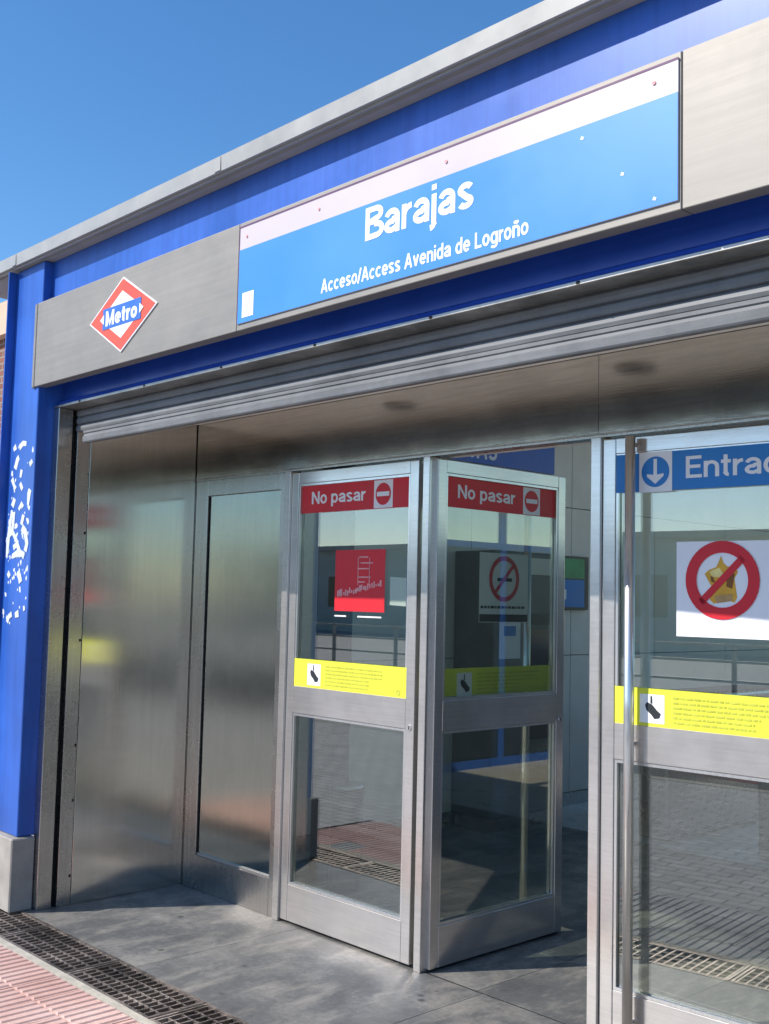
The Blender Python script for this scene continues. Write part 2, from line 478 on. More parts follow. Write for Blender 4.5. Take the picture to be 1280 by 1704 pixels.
def ribbon(bm, pts, w, y0, y1, f):
    rows = []
    n = len(pts)
    for i, p in enumerate(pts):
        a = Vector(pts[max(0, i - 1)]); b = Vector(pts[min(n - 1, i + 1)]); c = Vector(p)
        d1 = (c - a).normalized() if i else (b - c).normalized()
        d2 = (b - c).normalized() if i < n - 1 else d1
        nn = Vector((-(d1.y + d2.y), d1.x + d2.x))
        nn = nn.normalized() if nn.length > 1e-6 else Vector((-d1.y, d1.x))
        k = min(1.5, 1 / max(.3, nn.dot(Vector((-d1.y, d1.x)))))
        L = c + nn * w / 2 * k; R_ = c - nn * w / 2 * k
        (lx, lz), (rx, rz) = f(L), f(R_)
        rows.append([bm.verts.new((lx, y0, lz)), bm.verts.new((rx, y0, rz)), bm.verts.new((rx, y1, rz)), bm.verts.new((lx, y1, lz))])
    for i in range(n - 1):
        for k in range(4):
            bm.faces.new((rows[i][k], rows[i][(k + 1) % 4], rows[i + 1][(k + 1) % 4], rows[i + 1][k]))
    bm.faces.new(rows[0]); bm.faces.new(rows[-1][::-1])

def text(name, body, x0, x1, zbase, cap, y, mat, parent=None, bold=0.17, wc=None):
    """lettering in the x-z plane facing -y, one object per letter, stretched to x0..x1"""
    gap = 0.07
    tot = 0.0
    lay = []
    for ch in body:
        st, wd = glyph(ch, bold)
        lay.append((tot, st)); tot += wd + gap
    tot -= gap
    sx = (x1 - x0) / tot
    for off, st in lay:
        if not st:
            continue
        bm = bmesh.new()
        for i, p in enumerate(st):
            ribbon(bm, p, bold, y - 0.00018 * i, y + 0.0005, lambda v: (x0 + (off + v[0]) * sx, zbase + v[1] * cap))
        bmesh.ops.recalc_face_normals(bm, faces=bm.faces[:])
        o = link('letter', mesh_from_bm(bm, 'letter'), mat)
        if wc:
            world_child(o, parent)
        else:
            o.parent = parent

def tag(o, label, cat, group=None):
    o['label'] = label
    o['category'] = cat
    if group:
        o['group'] = group
    return o

def thing(name, label, cat, loc=(0, 0, 0), rz=0.0, group=None):
    o = bpy.data.objects.new(name, None)
    o.empty_display_size = 0.1
    COL.objects.link(o)
    o.location = loc
    o.rotation_euler = (0, 0, rz)
    return tag(o, label, cat, group)

def world_child(o, parent):
    """keep o's mesh in world coordinates under a moved parent"""
    o.parent = parent
    o.matrix_parent_inverse = Matrix.Translation(-Vector(parent.location))
    return o

def struct(o):
    o['kind'] = 'structure'
    return o

# ================================================================== ground
GXL, GXR = -5.30, 0.10
o = struct(box('road', -300, 300, -11.0, -5.2, -0.40, -0.12, 'asphalt'))
o = struct(box('far_pavement', -300, 300, -400, -11.0, -0.40, 0.0, 'pavers'))
# pavement in front of the entrance: sheet with a channel left open for the drain
pav = struct(boxes('pavement', [(-300, 300, -5.05, -1.226, -0.4, 0.0), (-300, -6.0, -1.226, 60, -0.4, 0.0), (0.9, 300, -1.226, 60, -0.4, 0.0),
                                (-6.0, 0.9, -1.226, -0.42, -0.4, -0.028), (-6.0, 0.9, -0.42, -0.387, -0.4, 0.001)], 'pavers'))
kb = struct(box('kerb', -300, 300, -5.2, -5.05, -0.4, 0.005, 'kerb_concrete', bevel=0.015, seg=2))
strip = box('edging_strip', -5.9, 0.85, -0.4205, -0.3865, 0.0015, 0.006, 'kerb_concrete', pav)
ch = struct(box('drain_channel', -5.9, 0.85, -0.386, -0.112, -0.4, -0.16, 'black_rubber'))

# ridged warning tiles, four rows along the drain
def tile_mesh(nm):
    bm = bmesh.new()
    w = 0.0985
    bm_box(bm, -w, w, -w, w, -0.026, 0.0)
    for k in range(4):
        x = -0.075 + 0.05 * k
        a = [bm.verts.new(p) for p in ((x - 0.014, -w + .004, 0.0), (x + 0.014, -w + .004, 0.0), (x + 0.008, -w + .006, 0.0055), (x - 0.008, -w + .006, 0.0055))]
        b = [bm.verts.new((v.co.x, -v.co.y, v.co.z)) for v in a]
        bm.faces.new((a[0], a[1], a[2], a[3])); bm.faces.new((b[3], b[2], b[1], b[0]))
        bm.faces.new((a[3], a[2], b[2], b[3])); bm.faces.new((a[0], a[3], b[3], b[0])); bm.faces.new((a[2], a[1], b[1], b[2]))
    bmesh.ops.recalc_face_normals(bm, faces=bm.faces[:])
    return mesh_from_bm(bm, nm)
tp = tile_mesh('tile'); tp.materials.append(M['tile_pink'])
tg = tile_mesh('tile_grey'); tg.materials.append(M['tile_grey'])
for i in range(33):
    for j in range(4):
        x = -5.86 + 0.2 * i
        y = -0.521 - 0.2 * j
        o = link('paving_tile', tg if x > -3.3 or (i, j) in ((2, 0), (11, 2)) else tp, None, pav)
        o.location = (x, y, random.uniform(-0.0015, 0.0015))
        o.rotation_euler = (random.uniform(-.004, .004), random.uniform(-.004, .004), random.uniform(-.006, .006))

# recess floor and hall floor of stone slabs
fl = struct(box('floor', -5.55, 0.42, -0.112, 8.9, -0.35, -0.012, 'grout'))
def slab_mesh(nm, w, d, mat):
    bm = bmesh.new()
    bm_box(bm, 0, w, 0, d, -0.014, 0.0)
    bmesh.ops.bevel(bm, geom=[e for e in bm.edges if all(v.co.z > -0.001 for v in e.verts)], offset=0.0015, segments=1, affect='EDGES')
    me = mesh_from_bm(bm, nm); me.materials.append(M[mat])
    return me
sm = slab_mesh('slab', 1.166, 0.913, 'slab_stone')
for i in range(5):
    for j in range(1):
        o = link('slab', sm, None, fl)
        o.location = (-5.43 + 1.169 * i, -0.110 + 0.458 * j, random.uniform(-0.0008, 0.0008))
sm2 = slab_mesh('slab', 0.597, 0.597, 'hall_stone')
sm3 = slab_mesh('slab', 0.597, 0.597, 'slab_stone')
for i in range(10):
    for j in range(13):
        o = link('slab', sm3 if j < 5 else sm2, None, fl)
        o.location = (-5.53 + 0.6 * i, 0.81 + 0.6 * j, random.uniform(-0.0006, 0.0006))
o = boxes('threshold', [(-5.29, 0.09, 0.806 - 0.0, 0.809, -0.012, 0.001)], 'steel_frame', fl)

# drain grates: one panel is one thing
gxs = [-5.70 + 0.662 * k for k in range(10)]
gb = bmesh.new()
for k in range(16):
    x = 0.022 + k * 0.0408
    bm_box(gb, x - 0.0045, x + 0.0045, -0.118, 0.118, -0.030, -0.002)
for k in range(3):
    y = -0.06 + k * 0.06
    bm_box(gb, 0.012, 0.645, y - 0.004, y + 0.004, -0.024, -0.0035)
gme = mesh_from_bm(gb, 'bars'); gme.materials.append(M['steel_grate'])
gf = bmesh.new()
for b in ((0.003, 0.657, -0.1335, -0.118, -0.032, 0.003), (0.003, 0.657, 0.118, 0.1335, -0.032, 0.003), (0.003, 0.014, -0.118, 0.118, -0.032, 0.002), (0.646, 0.657, -0.118, 0.118, -0.032, 0.002)):
    bm_box(gf, *b)
fme = mesh_from_bm(gf, 'frame'); fme.materials.append(M['steel_grate'])
glabels = {1: 'rusty steel drain grate panel at the foot of the blue column', 2: 'steel drain grate panel next along from the one by the blue column',
           3: 'steel drain grate panel cut by the bottom edge of the picture'}
for k, gx in enumerate(gxs):
    t = thing('drain_grate', glabels.get(k, 'steel drain grate panel further along the entrance, out of the picture'), 'grate', (gx, -0.249, 0.0), 0, 'drain grates along the entrance')
    link('frame', fme, None, t)
    o = link('bars', gme, None, t); o['kind'] = 'stuff'
drain_wall = struct(boxes('drain_ledge', [(-5.9, 0.9, -0.386, -0.372, -0.16, -0.034), (-5.9, 0.9, -0.126, -0.112, -0.16, -0.034)], 'kerb_concrete'))

# ================================================================== the entrance building
B = thing('metro_entrance_building', 'blue and stainless steel metro entrance pavilion with grey roof edge', 'building', (-2.6, 3.0, 0))
def P(o):
    return world_child(o, B)
FY = -0.162
XR = -5.18          # mirror axis helper: building is symmetric about x = -2.60
def mir(x0, x1):
    return (-5.20 - x1, -5.20 - x0)

for side in (0, 1):
    def mx(a, b):
        return (a, b) if side == 0 else mir(a, b)
    c = P(box('column', *mx(-5.690, -5.373), -0.150, 0.16, 0.362, 3.322, 'blue_paint', bevel=0.004))
    c['label'] = 'glossy blue steel corner column'
    P(box('column_flange', *mx(-5.702, -5.6915), -0.196, 0.16, 0.362, 3.317, 'blue_paint', bevel=0.002))
    P(box('plinth', *mx(-5.74, -5.345), -0.188, -0.064, 0.0, 0.36, 'plinth_concrete', bevel=0.006))
    P(box('jamb', *mx(-5.3715, -5.310), -0.060, 0.020, 0.0, 2.549, 'steel_frame', bevel=0.002))
    P(box('guide_slot', *mx(-5.3715, -5.345), 0.0205, 0.049, 0.0, 2.60, 'black_rubber'))
    g = P(box('shutter_guide', *mx(-5.3715, -5.3095), 0.0495, 0.124, 0.0, 2.549, 'steel_frame', bevel=0.001))
    for z in (0.14, 0.52, 0.80, 1.34, 1.90):
        sx = (-5.3100, -5.3075) if side == 0 else mir(-5.3100, -5.3075)
        s = boxes('screw', [(sx[0], sx[1], 0.110, 0.120, z, z + 0.013)], 'black_rubber')
        s.parent = g
    P(box('recess_wall', *mx(-5.335, -5.3075), 0.1265, 0.788, 0.0, 2.60, 'steel_wall', bevel=0.001))
    P(box('outer_wall', *mx(-5.70, -5.53), 0.162, 8.9 if side == 0 else 1.15, 0.0, 3.30, 'blue_paint'))

# fascia panels, beam, flange
for x0, x1 in ((-5.400, -3.612), (-3.609, -1.578), (-1.575, 0.20)):
    P(box('fascia_panel', x0, x1, FY, -0.104, 2.654, 3.096, 'steel_fascia', bevel=0.003, seg=2))
P(box('fascia_end_cap', -5.428, -5.403, FY - 0.002, -0.104, 2.650, 3.094, 'steel_fascia', bevel=0.003))
P(box('fascia_end_cap', 0.203, 0.228, FY - 0.002, -0.104, 2.650, 3.094, 'steel_fascia', bevel=0.003))
P(box('upper_panel', -5.371, 0.171, -0.100, -0.02, 3.00, 3.323, 'blue_paint'))
beam = P(profile_x('beam', [(-0.100, 2.990), (-0.100, 2.725), (-0.020, 2.715), (-0.012, 2.700), (-0.012, 2.600), (-0.040, 2.585), (-0.046, 2.567), (0.10, 2.567), (0.10, 2.990)], -5.371, 0.171, 'blue_beam'))
P(box('beam_flange', -5.371, 0.171, -0.060, 0.10, 2.551, 2.565, 'steel_galvanised', bevel=0.002))
random.seed(3)
for k in range(9):
    x = -5.1 + k * 0.62
    s = boxes('rivet', [(x, x + 0.012, -0.0625, -0.0595, 2.554, 2.562)], 'black_rubber'); P(s)

# roof with profiled edge
for x in (-5.62, -3.72, -1.82, 0.08):
    P(boxes('roof_joint', [(x - .022, x + .022, -0.2068, -0.2052, 3.333, 3.391)], 'roof_metal'))
RX0, RX1, RY0, RY1 = -5.25, -0.1, 1.6, 7.8      # unseen skylight opening, added and widened to brighten the hall
P(profile_x('roof', [(-0.203, 3.330), (-0.205, 3.394), (-0.192, 3.400), (RY0, 3.44), (RY0, 3.345), (-0.10, 3.345), (-0.150, 3.326), (-0.153, 3.334), (-0.166, 3.334), (-0.169, 3.323), (-0.181, 3.323), (-0.184, 3.334), (-0.192, 3.334), (-0.196, 3.328)], -6.35, 1.15, 'roof_metal'))
P(boxes('roof', [(-6.35, RX0, RY0 + .001, 9.0, 3.32, 3.44), (RX1, 1.15, RY0 + .001, 9.0, 3.32, 3.44), (RX0, RX1, RY1, 9.0, 3.32, 3.44)], 'roof_metal'))
for k in range(4):
    x0 = RX0 + (RX1 - RX0) * k / 4; x1 = RX0 + (RX1 - RX0) * (k + 1) / 4
    q = P(box('added_skylight_pane', x0 + .02, x1 - .02, RY0 + .01, RY1 - .01, 3.40, 3.41, 'hall_glass'))
    if k:
        P(box('added_skylight_bar', x0 - .019, x0 + .019, RY0 + .005, RY1 - .005, 3.33, 3.43, 'roof_metal'))
P(box('soffit', -6.33, 1.13, -0.146, -0.021, 3.324, 3.3325, 'roof_soffit'))

# recess ceiling, bulkhead
for x0, x1 in ((-5.299, -2.533), (-2.531, 0.099)):
    P(box('ceiling_panel', x0, x1, 0.124, 0.786, 2.562, 2.58, 'steel_ceiling', bevel=0.001))
    P(box('bulkhead_panel', x0, x1, 0.789, 0.85, 2.252, 2.561, 'steel_bulkhead', bevel=0.001))
P(box('bulkhead_drip', -5.299, 0.099, 0.783, 0.7885, 2.246, 2.2515, 'steel_galvanised'))
P(box('lintel', -5.299, 0.099, 0.79, 0.86, 2.2365, 2.2495, 'steel_frame'))
P(box('bulkhead_core', -5.53, 0.33, 0.86, 0.92, 2.24, 3.31, 'wall_grey'))
P(box('shutter_housing', -5.53, 0.33, 0.105, 0.855, 2.583, 3.30, 'roof_soffit'))
P(box('recess_backing', -5.53, -5.302, 0.79, 0.86, 0.0, 2.2355, 'steel_frame'))
P(box('recess_backing', 0.102, 0.33, 0.79, 0.86, 0.0, 2.2355, 'steel_frame'))
for x in (-5.29, -3.93, -2.549, -1.17):
    if x < -5.2:
        continue
    d = thing('ceiling_downlight', {-3.93: 'unlit round downlight in the recess ceiling before the closed door', -2.549: 'unlit round downlight in the recess ceiling before the open doorway'}.get(x, 'unlit round downlight in the recess ceiling right of the Entrada door'), 'downlight', (x, 0.51, 2.5605), 0, 'downlights in the recess ceiling')
    r = ring('rim', 0, 0, 0.062, 0.084, 0, 0.006, 'steel_frame', d); r.rotation_euler = (math.radians(90), 0, 0)
    r.rotation_euler = (math.radians(-90), 0, 0)
    l = plate('lens', circle_pts(0, 0, 0.0615, 28), 0.001, 0.004, 'machine_dark', d); l.rotation_euler = (math.radians(-90), 0, 0)
    r.location = l.location = (0, 0, -0.0065)

# fixed front: posts and the blind side panel
DY = 0.81
for x0, x1 in ((-4.470, -4.424), (-3.470, -3.428), (-2.556, -2.510), (-1.60, -1.556), (-0.70, -0.654)):
    P(box('post', x0, x1, DY - 0.034, DY + 0.040, 0.0, 2.236, 'steel_door', bevel=0.003, seg=2))
for (a, b) in ((-5.299, -4.4705), (-0.6535, 0.0985)):
    f = P(boxes('side_frame', [(a, a + 0.115, DY - 0.018, DY + 0.03, 0.0, 2.236), (b - 0.052, b, DY - 0.018, DY + 0.03, 0.0, 2.236),
                               (a + 0.115, b - 0.052, DY - 0.018, DY + 0.03, 2.150, 2.236), (a + 0.115, b - 0.052, DY - 0.020, DY + 0.03, 0.0, 0.182)], 'steel_frame', bevel=0.0015))
    q = boxes('side_panel', [(a + 0.118, b - 0.055, DY - 0.004, DY + 0.004, 0.186, 2.147)], 'steel_panel')
    q.parent = f
    e = boxes('gasket', [(a + 0.116, a + 0.122, DY - 0.009, DY - 0.0045, 0.186, 2.147)], 'black_rubber')
    e.parent = f
    e = boxes('glazing_bead', [(a + 0.123, b - 0.053, DY - 0.014, DY - 0.0045, 0.1825, 0.194)], 'steel_door', bevel=0.001)
    e.parent = f

# ------------------------------------------------------------------ rolling shutter
sh = thing('rolling_shutter', 'grey slatted rolling shutter pulled up under the blue beam', 'shutter', (-2.6, 0.05, 2.37))
def slat_pts(z):
    return [(0.046, z), (0.038, z + 0.004), (0.034, z + 0.016), (0.036, z + 0.030), (0.044, z + 0.038), (0.050, z + 0.038), (0.052, z)]
for k in range(5):
    world_child(profile_x('slat', slat_pts(2.4305 + k * 0.0395), -5.300, 0.100, 'steel_shutter'), sh)
bar = world_child(profile_x('bottom_bar', [(0.028, 2.366), (0.024, 2.372), (0.022, 2.396), (0.030, 2.402), (0.031, 2.412), (0.026, 2.416), (0.026, 2.428), (0.056, 2.428), (0.056, 2.366)], -5.205, 0.005, 'steel_shutter'), sh)

# ------------------------------------------------------------------ doors
HANDLE_X = 0.142
LW = 0.915
def make_door(label, x, rz, handle, glue=None):
    t = thing('glass_door', label, 'door', (x, DY, 0.0), rz, 'swing doors of the entrance')
    s = 0.055
    th = 0.021
    mm = 'steel_door'
    for a, b in ((0.0, s), (LW - s, LW)):
        box('stile', a, b, -th, th, 0.012, 2.226, mm, t, bevel=0.003, seg=2)
    box('top_rail', s + .0005, LW - s - .0005, -th + .001, th - .001, 2.168, 2.226, mm, t, bevel=0.002)
    box('middle_rail', s + .0005, LW - s - .0005, -th + .001, th - .001, 1.022, 1.156, mm, t, bevel=0.002)
    br = box('bottom_rail', s + .0005, LW - s - .0005, -th + .001, th - .001, 0.012, 0.188, mm, t, bevel=0.002)
    for z0, z1 in ((0.188, 1.022), (1.156, 2.168)):
        pane = box('pane', s + .001, LW - s - .001, -0.004, 0.004, z0 + .001, z1 - .001, 'door_glass', t)
        w = 0.012
        for sg in (-1, 1):
            y0, y1 = sorted((sg * 0.0045, sg * 0.0165))
            boxes('glazing_bead', [(s + .001, s + w, y0, y1, z0 + .001, z1 - .001), (LW - s - w, LW - s - .001, y0, y1, z0 + .001, z1 - .001),
                                   (s + w, LW - s - w, y0, y1, z0 + .001, z0 + w), (s + w, LW - s - w, y0, y1, z1 - w, z1 - .001)], 'steel_polished', pane)
    if handle:
        sg = handle
        hx, hy = (HANDLE_X, -0.062) if sg < 0 else (LW - 0.19, 0.062)
        h = tube('pull_handle', (hx, hy, 0.03), (hx, hy, 2.222), 0.019, 0.019, 'steel_polished', t, 20)
        for z in (0.10, 1.09, 2.195):
            y0, y1 = sorted((hy, sg * (th - 0.002)))
            tube('bracket', (hx, y0, z), (hx, y1, z), 0.008, 0.008, 'steel_polished', h, 10)
    for yy in (-1, 1):
        lk = tube('lock', (LW - 0.027, yy * 0.020, 1.03), (LW - 0.027, yy * 0.025, 1.03), 0.014, 0.013, 'steel_polished', t, 18)
        box('keyhole', LW - 0.0295, LW - 0.0245, min(yy * .0252, yy * .0258), max(yy * .0252, yy * .0258), 1.022, 1.038, 'black_rubber', lk)
    box('brush_seal', 0.01, LW - 0.01, -0.006, 0.006, 0.002, 0.0125, 'black_rubber', t)
    return t
D1 = make_door('closed glass door with red poster beside the blind steel side panel', -4.4235, 0.0, 0)
D2 = make_door('glass door swung fully open into the hall', -3.4265, math.radians(90.0), 1)
D3 = make_door('glass door with long vertical pull handle and blue Entrada strip', -2.5095, math.radians(4.0), -1)
D4 = make_door('closed glass door right of the Entrada door, beyond the picture edge', -1.5555, 0.0, 0)

def stick(door, name, label, cat, group=None, inside=False):
    """thing glued to a door, in that door's own frame"""
    t = thing(name, label, cat, door.location, door.rotation_euler.z, group)
    if inside:        # on the inner side of the pane, read through the glass
        t.location = t.location + Matrix.Rotation(door.rotation_euler.z, 3, 'Z') @ Vector((0, inside, 0))
    return t
YS = -0.0052     # front of stickers on the outside of a pane
T = 0.0006

def no_entry_strip(door, where):
    t = stick(door, 'no_entry_sticker', 'red No pasar strip across the top of ' + where, 'sticker', 'red no entry strips')
    x0, x1 = 0.068, LW - 0.068
    plate('backing', [(x0, 2.018), (x1, 2.018), (x1, 2.155), (x0, 2.155)], YS, T, 'sticker_red', t)
    text('lettering', 'No pasar', x0 + 0.075, x0 + 0.475, 2.062, 0.062, YS - 0.0012, 'sticker_white', t, bold=0.16)
    a = x0 + 0.535
    p = plate('pictogram', [(a, 2.021), (a + 0.128, 2.021), (a + 0.128, 2.152), (a, 2.152)], YS - 0.0010, T, 'sticker_white', t)
    plate('disc', circle_pts(a + 0.064, 2.0865, 0.052), YS - 0.0020, T, 'sticker_red', p)
    plate('bar', [(a + 0.022, 2.076), (a + 0.106, 2.076), (a + 0.106, 2.097), (a + 0.022, 2.097)], YS - 0.0030, T, 'sticker_white', p)
    return t
def yellow_strip(door, where, seed):
    rnd = random.Random(seed)
    t = stick(door, 'warning_sticker', 'yellow finger warning strip above the middle rail of ' + where, 'sticker', 'yellow warning strips', 0.014 if door is D2 else 0)
    x0, x1 = (0.069, LW - 0.069) if door is D2 else (0.057, LW - 0.057)
    y = YS if door is D2 else -0.0176
    plate('backing', [(x0, 1.170 if door is D2 else 1.150), (x1, 1.170 if door is D2 else 1.150), (x1, 1.293), (x0, 1.293)], y, T, 'sticker_yellow', t)
    a = x0 + 0.105
    p = plate('pictogram', [(a, 1.168), (a + 0.10, 1.168), (a + 0.10, 1.272), (a, 1.272)], y - 0.001, T, 'sticker_white', t)
    plate('finger', [(a + .022, 1.232), (a + .030, 1.243), (a + .050, 1.236), (a + .072, 1.214), (a + .086, 1.204), (a + .080, 1.188), (a + .060, 1.184), (a + .048, 1.198), (a + .028, 1.214)], y - 0.002, T, 'ink_dark', p)
    plate('door_edge', [(a + .044, 1.240), (a + .052, 1.238), (a + .050, 1.266), (a + .044, 1.266)], y - 0.002, T, 'ink_dark', p)
    bars = []
    for r in range(6):
        z = 1.262 - r * 0.0175
        x = a + 0.135
        end = x + (0.42 if r < 3 else 0.30) + rnd.uniform(-.03, .03)
        while x < end:
            w = rnd.uniform(0.008, 0.034)
            bars.append((x, min(x + w, end), y - 0.0016, y - 0.0010, z, z + 0.0062))
            x += w + 0.006
    o = boxes('small_print', bars, 'ink_olive', t)
    ring('stamp', x1 - 0.05, 1.178, 0.008, 0.013, y - 0.0016, T, 'ink_olive', t, 16)
    return t
no_entry_strip(D1, 'the closed door')
no_entry_strip(D2, 'the wide open door')
no_entry_strip(D4, 'the door beyond the picture edge')
yellow_strip(D1, 'the closed door', 1)
yellow_strip(D2, 'the wide open door', 2)
yellow_strip(D3, 'the Entrada door', 3)
yellow_strip(D4, 'the door beyond the picture edge', 4)

# red square poster on the closed door
t = stick(D1, 'red_poster', 'square bright red poster with faint white drawing on the closed door', 'poster')
x0, x1, z0, z1 = 0.337, 0.690, 1.535, 1.828
plate('sheet', [(x0, z0), (x1, z0), (x1, z1), (x0, z1)], YS, T, 'sticker_red', t)
bars = []
rnd = random.Random(5)
for k in range(22):
    u = k / 21
    x = x0 + 0.02 + u * 0.30
    z = 1.602 + u * 0.055
    bars.append((x, x + rnd.uniform(0.007, 0.013), YS - .0014, YS - .0008, z + rnd.uniform(-.006, .004), z + rnd.uniform(0.014, 0.036)))
for z in (1.672, 1.695, 1.735, 1.762, 1.79):
    xx = x0 + 0.165 + rnd.uniform(0, .02)
    bars.append((xx, xx + rnd.uniform(.05, .09), YS - .0014, YS - .0008, z, z + 0.006))
for xx in (x0 + 0.165, x0 + 0.245):
    bars.append((xx, xx + 0.004, YS - .0014, YS - .0008, 1.660, 1.79))
boxes('faint_print', bars, 'ink_pale_red', t)
bars = [(x0 + .004, x0 + .088, YS - .0014, YS - .0008, 1.508, 1.515), (x0 + 0.17, x0 + .335, YS - .0014, YS - .0008, 1.508, 1.515)]
boxes('tape', bars, 'sticker_white', t)
# small white notice on the closed door
t = stick(D1, 'white_notice', 'small white paper notice at the right edge of the closed door', 'notice')
plate('sheet', [(0.715, 1.570), (0.822, 1.566), (0.822, 1.695), (0.715, 1.700)], 0.0052, T, 'sticker_white', t)

# no-smoking poster inside the open door
t = stick(D2, 'no_smoking_poster', 'pale no smoking poster with red ring on the wide open door', 'poster', None, 0.014)
yb = YS
x0, x1 = 0.315, 0.665
plate('sheet', [(x0, 1.50), (x1, 1.50), (x1, 1.825), (x0, 1.825)], yb, T, 'sticker_white', t)
cx_, cz_ = 0.49, 1.705
ring('red_ring', cx_, cz_, 0.086, 0.108, yb - 0.0012, T, 'sticker_red', t)
c45 = 0.7071
def slash(t, cx, cz, r, w, y, mat='sticker_red', up=True):
    a = r * c45; b = w * c45 / 2
    sgn = 1 if up else -1
    pts = [(cx - a - b, cz - sgn * (a - b)), (cx - a + b, cz - sgn * (a + b)), (cx + a + b, cz + sgn * (a - b)), (cx + a - b, cz + sgn * (a + b))]
    plate('slash', pts, y, T, mat, t)
box('cigarette', cx_ - .05, cx_ + .055, yb - .0016, yb - .001, cz_ - .012, cz_ + .004, 'ink_dark', t)
slash(t, cx_, cz_, 0.09, 0.018, yb - 0.0024)
rnd = random.Random(9)
bars = []
x = x0 + 0.01
while x < x1 - .02:
    w = rnd.uniform(.01, .03); bars.append((x, min(x + w, x1 - .01), yb - .0014, yb - .0008, 1.565, 1.577)); x += w + .006
boxes('caption', bars, 'ink_dark', t)
box('black_caption', x0 + .002, x1 - .002, yb - .0014, yb - .0008, 1.503, 1.538, 'ink_dark', t)

# Entrada strip on the third door
t = stick(D3, 'entrance_strip', 'blue Entrada strip with white arrow circle along the door top', 'sticker')
x0, x1 = 0.057, LW - 0.06
plate('backing', [(x0, 2.018), (x1, 2.018), (x1, 2.162), (x0, 2.162)], -0.0176, T, 'sticker_blue', t)
a = 0.155
y = -0.0186
p = plate('pictogram', [(a, 2.014), (a + .135, 2.014), (a + .135, 2.164), (a, 2.164)], y, T, 'sticker_white', t)
plate('disc', circle_pts(a + .0675, 2.089, 0.057), y - .001, T, 'sticker_blue', p)
cxx = a + .0675
plate('arrow', [(cxx - .007, 2.137), (cxx + .007, 2.137), (cxx + .007, 2.078), (cxx + .034, 2.082), (cxx + .034, 2.072), (cxx, 2.044), (cxx - .034, 2.072), (cxx - .034, 2.082), (cxx - .007, 2.078)], y - .002, T, 'sticker_white', p)
text('lettering', 'Entrada', a + .19, a + .19 + .42, 2.058, 0.080, -0.0186, 'sticker_white', t, bold=0.15)

# no-food sticker
t = stick(D3, 'no_food_sticker', 'white square no food sticker with red ring on the Entrada door', 'sticker')
x0, x1, z0, z1 = 0.302, 0.663, 1.487, 1.828
plate('sheet', [(x0, z0), (x1, z0), (x1, z1), (x0, z1)], YS, T, 'sticker_white', t)
cxx, czz = 0.478, 1.690
ring('red_ring', cxx, czz, 0.097, 0.139, YS - .0030, T, 'sticker_red', t)
def poly(nm, pts, y, mat):
    plate(nm, [(cxx + a_ * .001, czz + b_ * .001) for a_, b_ in pts], y, T, mat, t)
poly('fries', [(-4, 86), (6, 60), (20, 48), (40, 46), (60, 30), (46, 6), (50, -20), (56, -60), (46, -78), (4, -66), (-30, -84), (-46, -70), (-34, -30), (-50, -6), (-66, 22), (-50, 36), (-22, 46), (-12, 66)], YS - .0010, 'food_gold')
poly('bun', [(-48, 30), (-10, 44), (4, 24), (-6, 10), (-36, 12)], YS - .0018, 'food_cream')
poly('cup', [(20, 30), (48, 22), (38, -30), (16, -22)], YS - .0018, 'food_brown')
poly('tray', [(-30, -56), (38, -48), (40, -72), (-20, -82)], YS - .0018, 'food_tan')
poly('patty', [(-44, 14), (-34, 12), (-26, -10), (-40, -6)], YS - .0018, 'food_brown')
slash(t, cxx, czz, 0.112, 0.026, YS - .0030)

# ------------------------------------------------------------------ station sign on the fascia
sg_ = thing('station_sign', 'long blue and white Barajas station name sign on the steel fascia', 'sign', (-2.59, FY, 2.68))
def Q(o):
    return world_child(o, sg_)
SX0, SX1, SZ0, SZ1 = -3.600, -1.584, 2.679, 3.079
SY = FY - 0.005
Q(box('board', SX0, SX1, SY, FY - 0.0005, SZ0, SZ1, 'sign_white', bevel=0.001))
Q(plate('blue_field', [(SX0 + .004, SZ0 + .001), (SX1 - .001, SZ0 + .001), (SX1 - .001, 2.981), (SX0 + .004, 2.981)], SY - .0012, T, 'sign_blue'))
Q(plate('top_line', [(SX0, 3.072), (SX1, 3.072), (SX1, 3.0785), (SX0, 3.0785)], SY - .0012, T, 'sign_purple'))
Q(plate('edge_line', [(SX0, SZ0), (SX0 + .0035, SZ0), (SX0 + .0035, 3.0715), (SX0, 3.0715)], SY - .0012, T, 'sign_purple'))
text('lettering', 'Barajas', -2.838, -2.325, 2.848, 0.118, SY - .0022, 'lettering_white', sg_, 0.172, True)
text('lettering', 'Acceso/Access Avenida de Logroño', -3.074, -2.098, 2.706, 0.052, SY - .0022, 'lettering_white', sg_, 0.17, True)
Q(plate('symbol', [(-3.565, 2.700), (-3.490, 2.700), (-3.490, 2.800), (-3.565, 2.800)], SY - .0022, T, 'lettering_white'))
for x, z in ((-3.55, 3.03), (-3.1, 3.03), (-2.45, 3.028), (-1.66, 3.03)):
    Q(plate('screw', circle_pts(x, z, 0.006, 10), SY - .0030, .0016, 'ink_pale_red'))
for x, z in ((-1.90, 2.945), (-1.76, 2.80), (-1.655, 2.702)):
    Q(plate('scuff', [(x - .008, z - .003), (x + .002, z - .006), (x + .005, z + .001), (x - .004, z + .006)], SY - .0022, T, 'lettering_white'))

